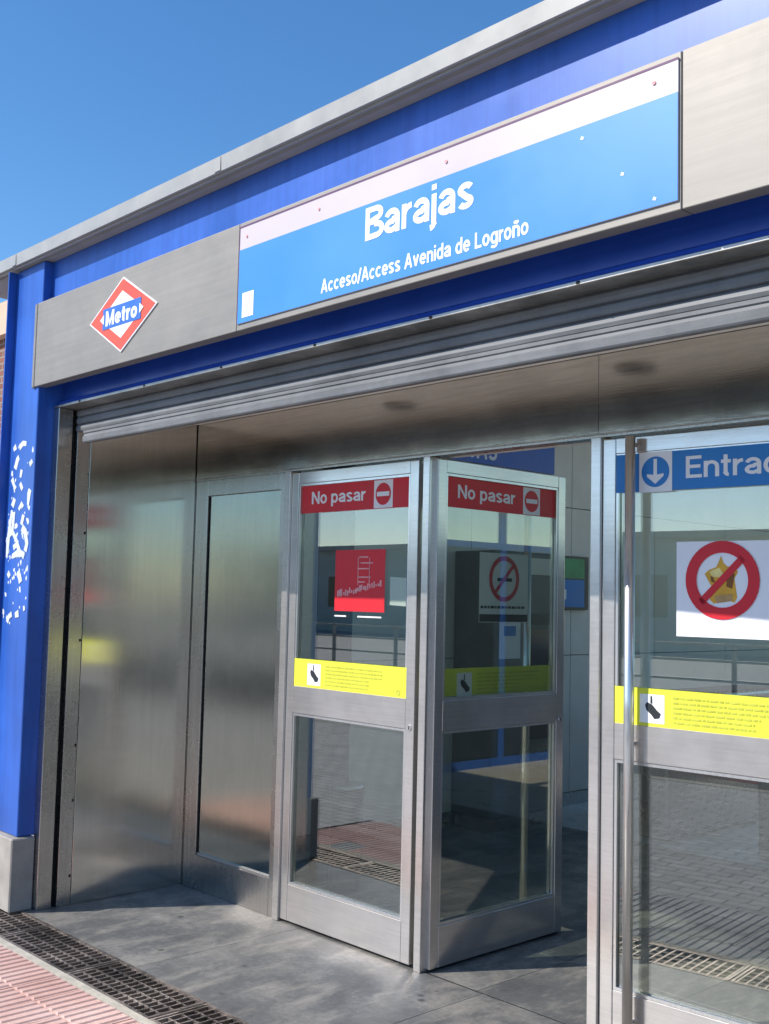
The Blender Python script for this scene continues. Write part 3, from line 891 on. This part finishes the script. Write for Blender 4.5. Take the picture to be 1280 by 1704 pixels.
# metro emblem
em = thing('metro_emblem', 'red and white diamond Metro emblem on the left of the steel fascia', 'sign', (-4.515, FY, 2.71))
EC = (-4.515, 2.882)
def rh(hw, hh):
    return [(EC[0] - hw, EC[1]), (EC[0] - hw * .0 , EC[1] - hh), (EC[0] + hw, EC[1]), (EC[0], EC[1] + hh)]
EY = FY - 0.006
world_child(plate('white_edge', rh(0.305, 0.177), EY, 0.0055, 'sticker_white'), em)
world_child(plate('red_diamond', rh(0.292, 0.169), EY - .0012, T, 'emblem_red'), em)
world_child(plate('white_diamond', rh(0.195, 0.112), EY - .0022, T, 'lettering_white'), em)
world_child(plate('blue_band', [(EC[0] - .172, EC[1] - .050), (EC[0] + .172, EC[1] - .050), (EC[0] + .172, EC[1] + .050), (EC[0] - .172, EC[1] + .050)], EY - .0032, T, 'emblem_blue'), em)
text('lettering', 'Metro', EC[0] - .142, EC[0] + .142, EC[1] - .036, 0.072, EY - .0042, 'lettering_white', em, 0.21, True)
for s in (-1, 1):
    world_child(plate('tip', [(EC[0] + s * .195, EC[1]), (EC[0] + s * .160, EC[1] + .024), (EC[0] + s * .160, EC[1] - .024)][::s], EY - .0042, T, 'lettering_white'), em)

# graffiti on the column: white paint marks
gr = thing('graffiti', 'scribbled white graffiti tag on the blue column', 'graffiti', (-5.51, -0.151, 1.6))
rnd = random.Random(21)
def stroke(pts, w, yoff):
    bm = bmesh.new()
    rows = []
    for i, (x, z) in enumerate(pts):
        a = pts[max(0, i - 1)]; b = pts[min(len(pts) - 1, i + 1)]
        d = Vector((b[0] - a[0], b[1] - a[1])).normalized()
        n = Vector((-d.y, d.x)) * w * rnd.uniform(.35, .65)
        rows.append([bm.verts.new((x + n.x, -0.1506 - yoff, z + n.y)), bm.verts.new((x - n.x, -0.1506 - yoff, z - n.y)),
                     bm.verts.new((x - n.x, -0.1502, z - n.y)), bm.verts.new((x + n.x, -0.1502, z + n.y))])
    for i in range(len(rows) - 1):
        for k in range(4):
            bm.faces.new((rows[i][k], rows[i][(k + 1) % 4], rows[i + 1][(k + 1) % 4], rows[i + 1][k]))
    bm.faces.new(rows[0]); bm.faces.new(rows[-1][::-1])
    bmesh.ops.recalc_face_normals(bm, faces=bm.faces[:])
    return world_child(link('paint_stroke', mesh_from_bm(bm, 'paint_stroke'), 'graffiti_paint'), gr)
ST = [
 [(-5.63, 2.345), (-5.60, 2.36)], [(-5.56, 2.35), (-5.52, 2.37), (-5.48, 2.365)], [(-5.60, 2.24), (-5.575, 2.29), (-5.56, 2.30)],
 [(-5.43, 2.25), (-5.40, 2.27)], [(-5.53, 2.19), (-5.52, 2.23)], [(-5.63, 2.19), (-5.60, 2.15), (-5.585, 2.13)], [(-5.53, 2.16), (-5.50, 2.125)],
 [(-5.425, 2.04), (-5.42, 2.10), (-5.41, 2.12)], [(-5.61, 2.04), (-5.585, 2.08)], [(-5.53, 2.02), (-5.50, 2.05), (-5.485, 2.03)],
 [(-5.645, 1.78), (-5.64, 1.86), (-5.625, 1.95), (-5.61, 2.02)], [(-5.60, 1.90), (-5.585, 1.96), (-5.59, 2.01)], [(-5.49, 1.94), (-5.47, 1.99)],
 [(-5.645, 1.88), (-5.59, 1.905), (-5.54, 1.86), (-5.49, 1.80), (-5.44, 1.775)], [(-5.58, 1.775), (-5.53, 1.79), (-5.44, 1.785)],
 [(-5.48, 1.925), (-5.44, 1.90), (-5.415, 1.84), (-5.43, 1.80)], [(-5.57, 1.82), (-5.53, 1.84), (-5.50, 1.80)], [(-5.62, 1.67), (-5.60, 1.69)],
 [(-5.51, 1.69), (-5.48, 1.67), (-5.465, 1.64)], [(-5.60, 1.43), (-5.585, 1.46), (-5.55, 1.475)], [(-5.51, 1.47), (-5.47, 1.48)], [(-5.42, 1.505), (-5.40, 1.51)]]
for i, s in enumerate(ST):
    stroke(s, 0.030, 0.0006 + 0.00012 * i)
fl_bm = bmesh.new()
for k in range(70):      # flaked remains of the paint
    u = rnd.random()
    cz = 1.84 + rnd.gauss(0, .10) if u < .5 else rnd.uniform(1.42, 2.38)
    cx_ = rnd.uniform(-5.66, -5.395)
    r = rnd.uniform(.004, .014)
    n = rnd.randint(5, 8)
    a0 = rnd.random() * 6.28
    yy = -0.1503 - 0.00001 * k
    pts = [(cx_ + r * rnd.uniform(.5, 1.3) * math.cos(a0 + 6.283 * q / n), cz + 1.3 * r * rnd.uniform(.5, 1.3) * math.sin(a0 + 6.283 * q / n)) for q in range(n)]
    fr_ = [fl_bm.verts.new((x, yy, z)) for x, z in pts]
    bk_ = [fl_bm.verts.new((x, -0.1501, z)) for x, z in pts]
    fl_bm.faces.new(fr_)
    for q in range(n):
        fl_bm.faces.new((fr_[q], bk_[q], bk_[(q + 1) % n], fr_[(q + 1) % n]))
bmesh.ops.recalc_face_normals(fl_bm, faces=fl_bm.faces[:])
fo = world_child(link('paint_flakes', mesh_from_bm(fl_bm, 'paint_flakes'), 'graffiti_paint'), gr)
fo['kind'] = 'stuff'

# ================================================================== hall interior
def wall_panels(x0, x1, y0, y1, zs, ys):
    pass
lw = P(box('hall_wall', -5.529, -5.522, 0.93, 8.6, 0.0, 3.30, 'grout'))
zs = [0.10, 1.185, 2.372, 3.295]
ys = [0.93, 2.13, 3.33, 4.53, 5.73, 6.93, 8.13]
for k in range(3):
    for j in range(6):
        o = box('wall_panel', -5.5215, -5.500, ys[j] + .003, ys[j + 1] - .003, zs[k] + .003, zs[k + 1] - .003, 'wall_grey', bevel=0.002)
        o.parent = lw
        o.matrix_parent_inverse = Matrix.Identity(4)
o = box('skirting', -5.5215, -5.496, 0.93, 8.6, 0.0, 0.099, 'steel_frame'); o.parent = lw
# glazed back and right sides let daylight in
def glazed(name, fixed, a, b, axis, dado=1.0, dmat='steel_frame'):
    fr = []
    gl = []
    n = 5
    st = (b - a) / n
    for k in range(n + 1):
        c = a + st * k
        fr.append((c - .03, c + .03))
    for k in range(n):
        gl.append((a + st * k + .031, a + st * (k + 1) - .031))
    def mk(u0, u1, d0, d1, z0, z1):
        return (u0, u1, fixed + d0, fixed + d1, z0, z1) if axis == 'x' else (fixed + d0, fixed + d1, u0, u1, z0, z1)
    f = P(boxes(name, [mk(u0, u1, -.03, .03, 0, 3.3) for u0, u1 in fr] , 'blue_paint'))
    for g in gl:
        o = boxes('transom', [mk(g[0], g[1], -.025, .025, dado, dado + .06), mk(g[0], g[1], -.025, .025, 0.0, .08), mk(g[0], g[1], -.025, .025, 3.2, 3.29)], 'blue_paint'); o.parent = f
        o = boxes('pane', [mk(g[0], g[1], -.004, .004, dado + .061, 3.199)], 'hall_glass'); o.parent = f
        o = boxes('dado_panel', [mk(g[0], g[1], -.01, .01, .081, dado - .001)], dmat); o.parent = f
glazed('back_glazing', 8.75, -5.47, 0.40, 'x')
glazed('side_glazing', 0.395, 1.2, 8.7, 'y', 2.12, 'dado_navy')
P(boxes('hall_ceiling', [(-5.52, 0.36, 0.93, RY0, 3.20, 3.30), (-5.52, 0.36, RY1, 8.70, 3.20, 3.30), (-5.52, RX0, RY0, RY1, 3.20, 3.30), (RX1, 0.36, RY0, RY1, 3.20, 3.30)], 'ceiling_white'))

# name board high on the hall wall
nb = thing('hall_name_board', 'dark blue board with white lettering high on the hall wall', 'sign', (-5.50, 3.3, 2.62), math.radians(90))
plate('board', [(-1.0, 0), (0.96, 0), (0.96, 0.33), (-1.0, 0.33)], -0.03, 0.029, 'emblem_blue', nb)
text('lettering', 'BARAJAS', -0.55, 0.265, 0.035, 0.16, -0.0315, 'sticker_white', nb, 0.16)
# ticket machine against the hall wall
tm = thing('ticket_machine', 'dark ticket machine against the grey hall wall behind the open door', 'ticket machine', (-5.497, 3.55, 0), math.radians(90))
box('body', -0.40, 0.40, -0.38, -0.001, 0.10, 1.96, 'machine_grey', tm, bevel=0.012, seg=2)
box('base', -0.37, 0.37, -0.34, -0.01, 0.0, 0.0995, 'steel_frame', tm)
box('screen', -0.05, 0.27, -0.386, -0.381, 1.12, 1.40, 'window_dark', tm)
box('header', -0.36, 0.36, -0.388, -0.381, 1.80, 1.92, 'wall_grey', tm)
box('side_panel', -0.36, -0.14, -0.388, -0.381, 1.50, 1.77, 'machine_dark', tm)
box('speaker_panel', 0.0, 0.30, -0.388, -0.381, 1.44, 1.52, 'machine_dark', tm)
box('lower_door', -0.02, 0.32, -0.386, -0.381, 0.62, 0.82, 'machine_dark', tm)
box('payment_panel', 0.10, 0.34, -0.387, -0.381, 0.84, 1.06, 'machine_teal', tm)
box('tray', -0.10, 0.25, -0.392, -0.381, 0.42, 0.58, 'steel_frame', tm)
box('coin_panel', -0.34, -0.14, -0.387, -0.381, 0.90, 1.12, 'machine_teal', tm)
nt_ = thing('paper_notice', 'white paper notice with blue heading on the ticket machine', 'notice', (-5.497, 3.55, 0), math.radians(90))
plate('sheet', [(-0.34, 1.20), (-0.11, 1.20), (-0.11, 1.46), (-0.34, 1.46)], -0.3825, T, 'sticker_white', nt_)
plate('heading', [(-0.29, 1.36), (-0.16, 1.36), (-0.16, 1.43), (-0.29, 1.43)], -0.3836, T, 'sticker_blue', nt_)
for i, x in enumerate((-4.35, -3.45, -2.55)):
    g_ = thing('ticket_gate', ['steel ticket gate nearest the hall wall', 'middle steel ticket gate in the hall', 'steel ticket gate furthest from the hall wall'][i], 'ticket gate', (x, 4.7, 0), 0, 'ticket gates in the hall')
    box('cabinet', -0.13, 0.13, -0.75, 0.75, 0.0, 0.98, 'steel_frame', g_, bevel=0.03, seg=3)
    box('top_plate', -0.12, 0.12, -0.70, 0.70, 0.981, 0.995, 'machine_dark', g_)
    box('flap', 0.131, 0.50, -0.02, 0.02, 0.35, 0.92, 'sticker_red', g_, bevel=0.008)
    box('reader', -0.07, 0.07, -0.7555, -0.7505, 0.72, 0.86, 'machine_teal', g_)
ip = P(box('hall_post', -5.0, -4.80, 1.45, 1.56, 0.0, 3.20, 'dado_navy', bevel=0.004))
bn = thing('litter_bin', 'small dark litter bin beside the blue post inside the closed door', 'bin', (-4.66, 1.42, 0))
tube('body', (0, 0, 0.02), (0, 0, 0.545), 0.085, 0.095, 'machine_dark', bn, 20)
tube('base', (0, 0, 0.0), (0, 0, 0.0195), 0.08, 0.08, 'black_rubber', bn, 20)
tube('rim', (0, 0, 0.5455), (0, 0, 0.575), 0.099, 0.097, 'steel_polished', bn, 20)
# wall posters
for (yy0, yy1, z0, z1, lab) in ((4.16, 4.72, 1.55, 1.98, 'framed blue and green poster on the hall wall'),):
    w_ = thing('wall_poster', lab, 'poster', (-5.497, 0, 0), math.radians(90))
    box('frame', yy0, yy1, -0.03, -0.001, z0, z1, 'machine_dark', w_, bevel=.002)
    plate('lower_sheet', [(yy0 + .02, z0 + .02), (yy1 - .06, z0 + .02), (yy1 - .06, z0 + .24), (yy0 + .02, z0 + .24)], -0.032, T, 'sticker_blue', w_)
    plate('upper_sheet', [(yy0 + .02, z0 + .25), (yy1 - .06, z0 + .25), (yy1 - .06, z1 - .02), (yy0 + .02, z1 - .02)], -0.032, T, 'poster_green', w_)
    plate('white_block', [(yy0 + .10, z0 + .08), (yy0 + .26, z0 + .08), (yy0 + .26, z0 + .16), (yy0 + .10, z0 + .16)], -0.034, T, 'sticker_white', w_)

# ================================================================== surroundings
bb = thing('brick_building', 'brown brick building glimpsed left of the blue column', 'building', (-13.5, 7, 0))
def bbx(*a, **k):
    return world_child(box(*a, **k), bb)
bbx('wall', -17.5, -10.6, 2.2, 13, 0, 4.25, 'red_brick')
bbx('sunlit_parapet', -17.6, -10.5, 2.1, 13.1, 4.252, 4.6, 'peach_sunlit_and_trim')  # sunlight on the building's top, put in as a peach band
for k in range(3):
    w = bbx('window', -10.62, -10.56, 3.4 + 2.6 * k, 4.6 + 2.6 * k, 1.0, 2.6, 'window_dark')
    fr = boxes('frame', [(-10.60, -10.54, 3.32 + 2.6 * k, 3.4 + 2.6 * k, 0.92, 2.68), (-10.60, -10.54, 4.6 + 2.6 * k, 4.68 + 2.6 * k, 0.92, 2.68)], 'peach_sunlit_and_trim'); fr.parent = w

lb = thing('low_building', 'long low grey building across the street', 'building', (0, -34, 0))
def lbx(*a, **k):
    return world_child(box(*a, **k), lb)
lbx('wall', -70, 40, -40, -32, 0, 4.0, 'render_grey')
lbx('roof', -70.4, 40.4, -40.4, -31.6, 4.001, 4.22, 'roof_metal')
for k in range(18):
    w = lbx('window', -66 + k * 5.8, -63.6 + k * 5.8, -32.02, -31.96, 1.2, 2.7, 'window_dark')
fence = thing('street_railing', 'grey steel railing along the far pavement', 'railing', (-5, -12, 0))
for k in range(31):
    x = -35 + k * 2.0
    world_child(box('post', x - .03, x + .03, -12.03, -11.97, 0, 1.05, 'steel_galvanised'), fence)
for z in (0.45, 0.75, 1.0):
    world_child(box('rail', -35, 25, -12.02, -11.98, z, z + .04, 'steel_galvanised'), fence)

def tree(x, y, h, r, seed, label):
    rnd = random.Random(seed)
    t = thing('street_tree', label, 'tree', (x, y, 0), 0, 'trees across the street')
    bm = bmesh.new()
    def limb(p0, p1, r0, r1, n=7):
        d = (p1 - p0).normalized(); u = d.orthogonal().normalized(); v = d.cross(u)
        rows = [[bm.verts.new(p + (u * math.cos(2 * math.pi * i / n) + v * math.sin(2 * math.pi * i / n)) * rr) for i in range(n)] for p, rr in ((p0, r0), (p1, r1))]
        for i in range(n):
            bm.faces.new((rows[0][i], rows[0][(i + 1) % n], rows[1][(i + 1) % n], rows[1][i]))
    top = Vector((rnd.uniform(-.2, .2), rnd.uniform(-.2, .2), h * .5))
    limb(Vector((0, 0, 0)), top, 0.16, 0.10)
    tips = []
    for k in range(9):
        a = k * 2.4
        e = top + Vector((math.cos(a) * r * rnd.uniform(.4, .9), math.sin(a) * r * rnd.uniform(.4, .9), h * rnd.uniform(.12, .42)))
        limb(top - Vector((0, 0, rnd.uniform(0, h * .12))), e, 0.06, 0.015)
        tips.append(e)
    link('trunk', mesh_from_bm(bm, 'trunk'), 'bark', t)
    bm = bmesh.new()
    for k in range(1500):
        c = rnd.choice(tips) + Vector((rnd.gauss(0, r * .22), rnd.gauss(0, r * .22), rnd.gauss(0, r * .2)))
        s = rnd.uniform(.05, .12)
        u = Vector((rnd.gauss(0, 1), rnd.gauss(0, 1), rnd.gauss(0, 1))).normalized(); v = u.orthogonal().normalized()
        bm.faces.new([bm.verts.new(c + u * s), bm.verts.new(c + v * s * .6), bm.verts.new(c - u * s), bm.verts.new(c - v * s * .6)])
    link('crown', mesh_from_bm(bm, 'crown'), 'leaf', t)
for i, (x, y, h, r) in enumerate(((-22, -28, 4.6, 2.0), (-8, -44, 8.0, 3.0), (8, -46, 8.5, 3.2))):
    tree(x, y, h, r, i, ['small leafy tree in front of the low building', 'tall tree behind the left of the low building', 'tall tree behind the right of the low building'][i])
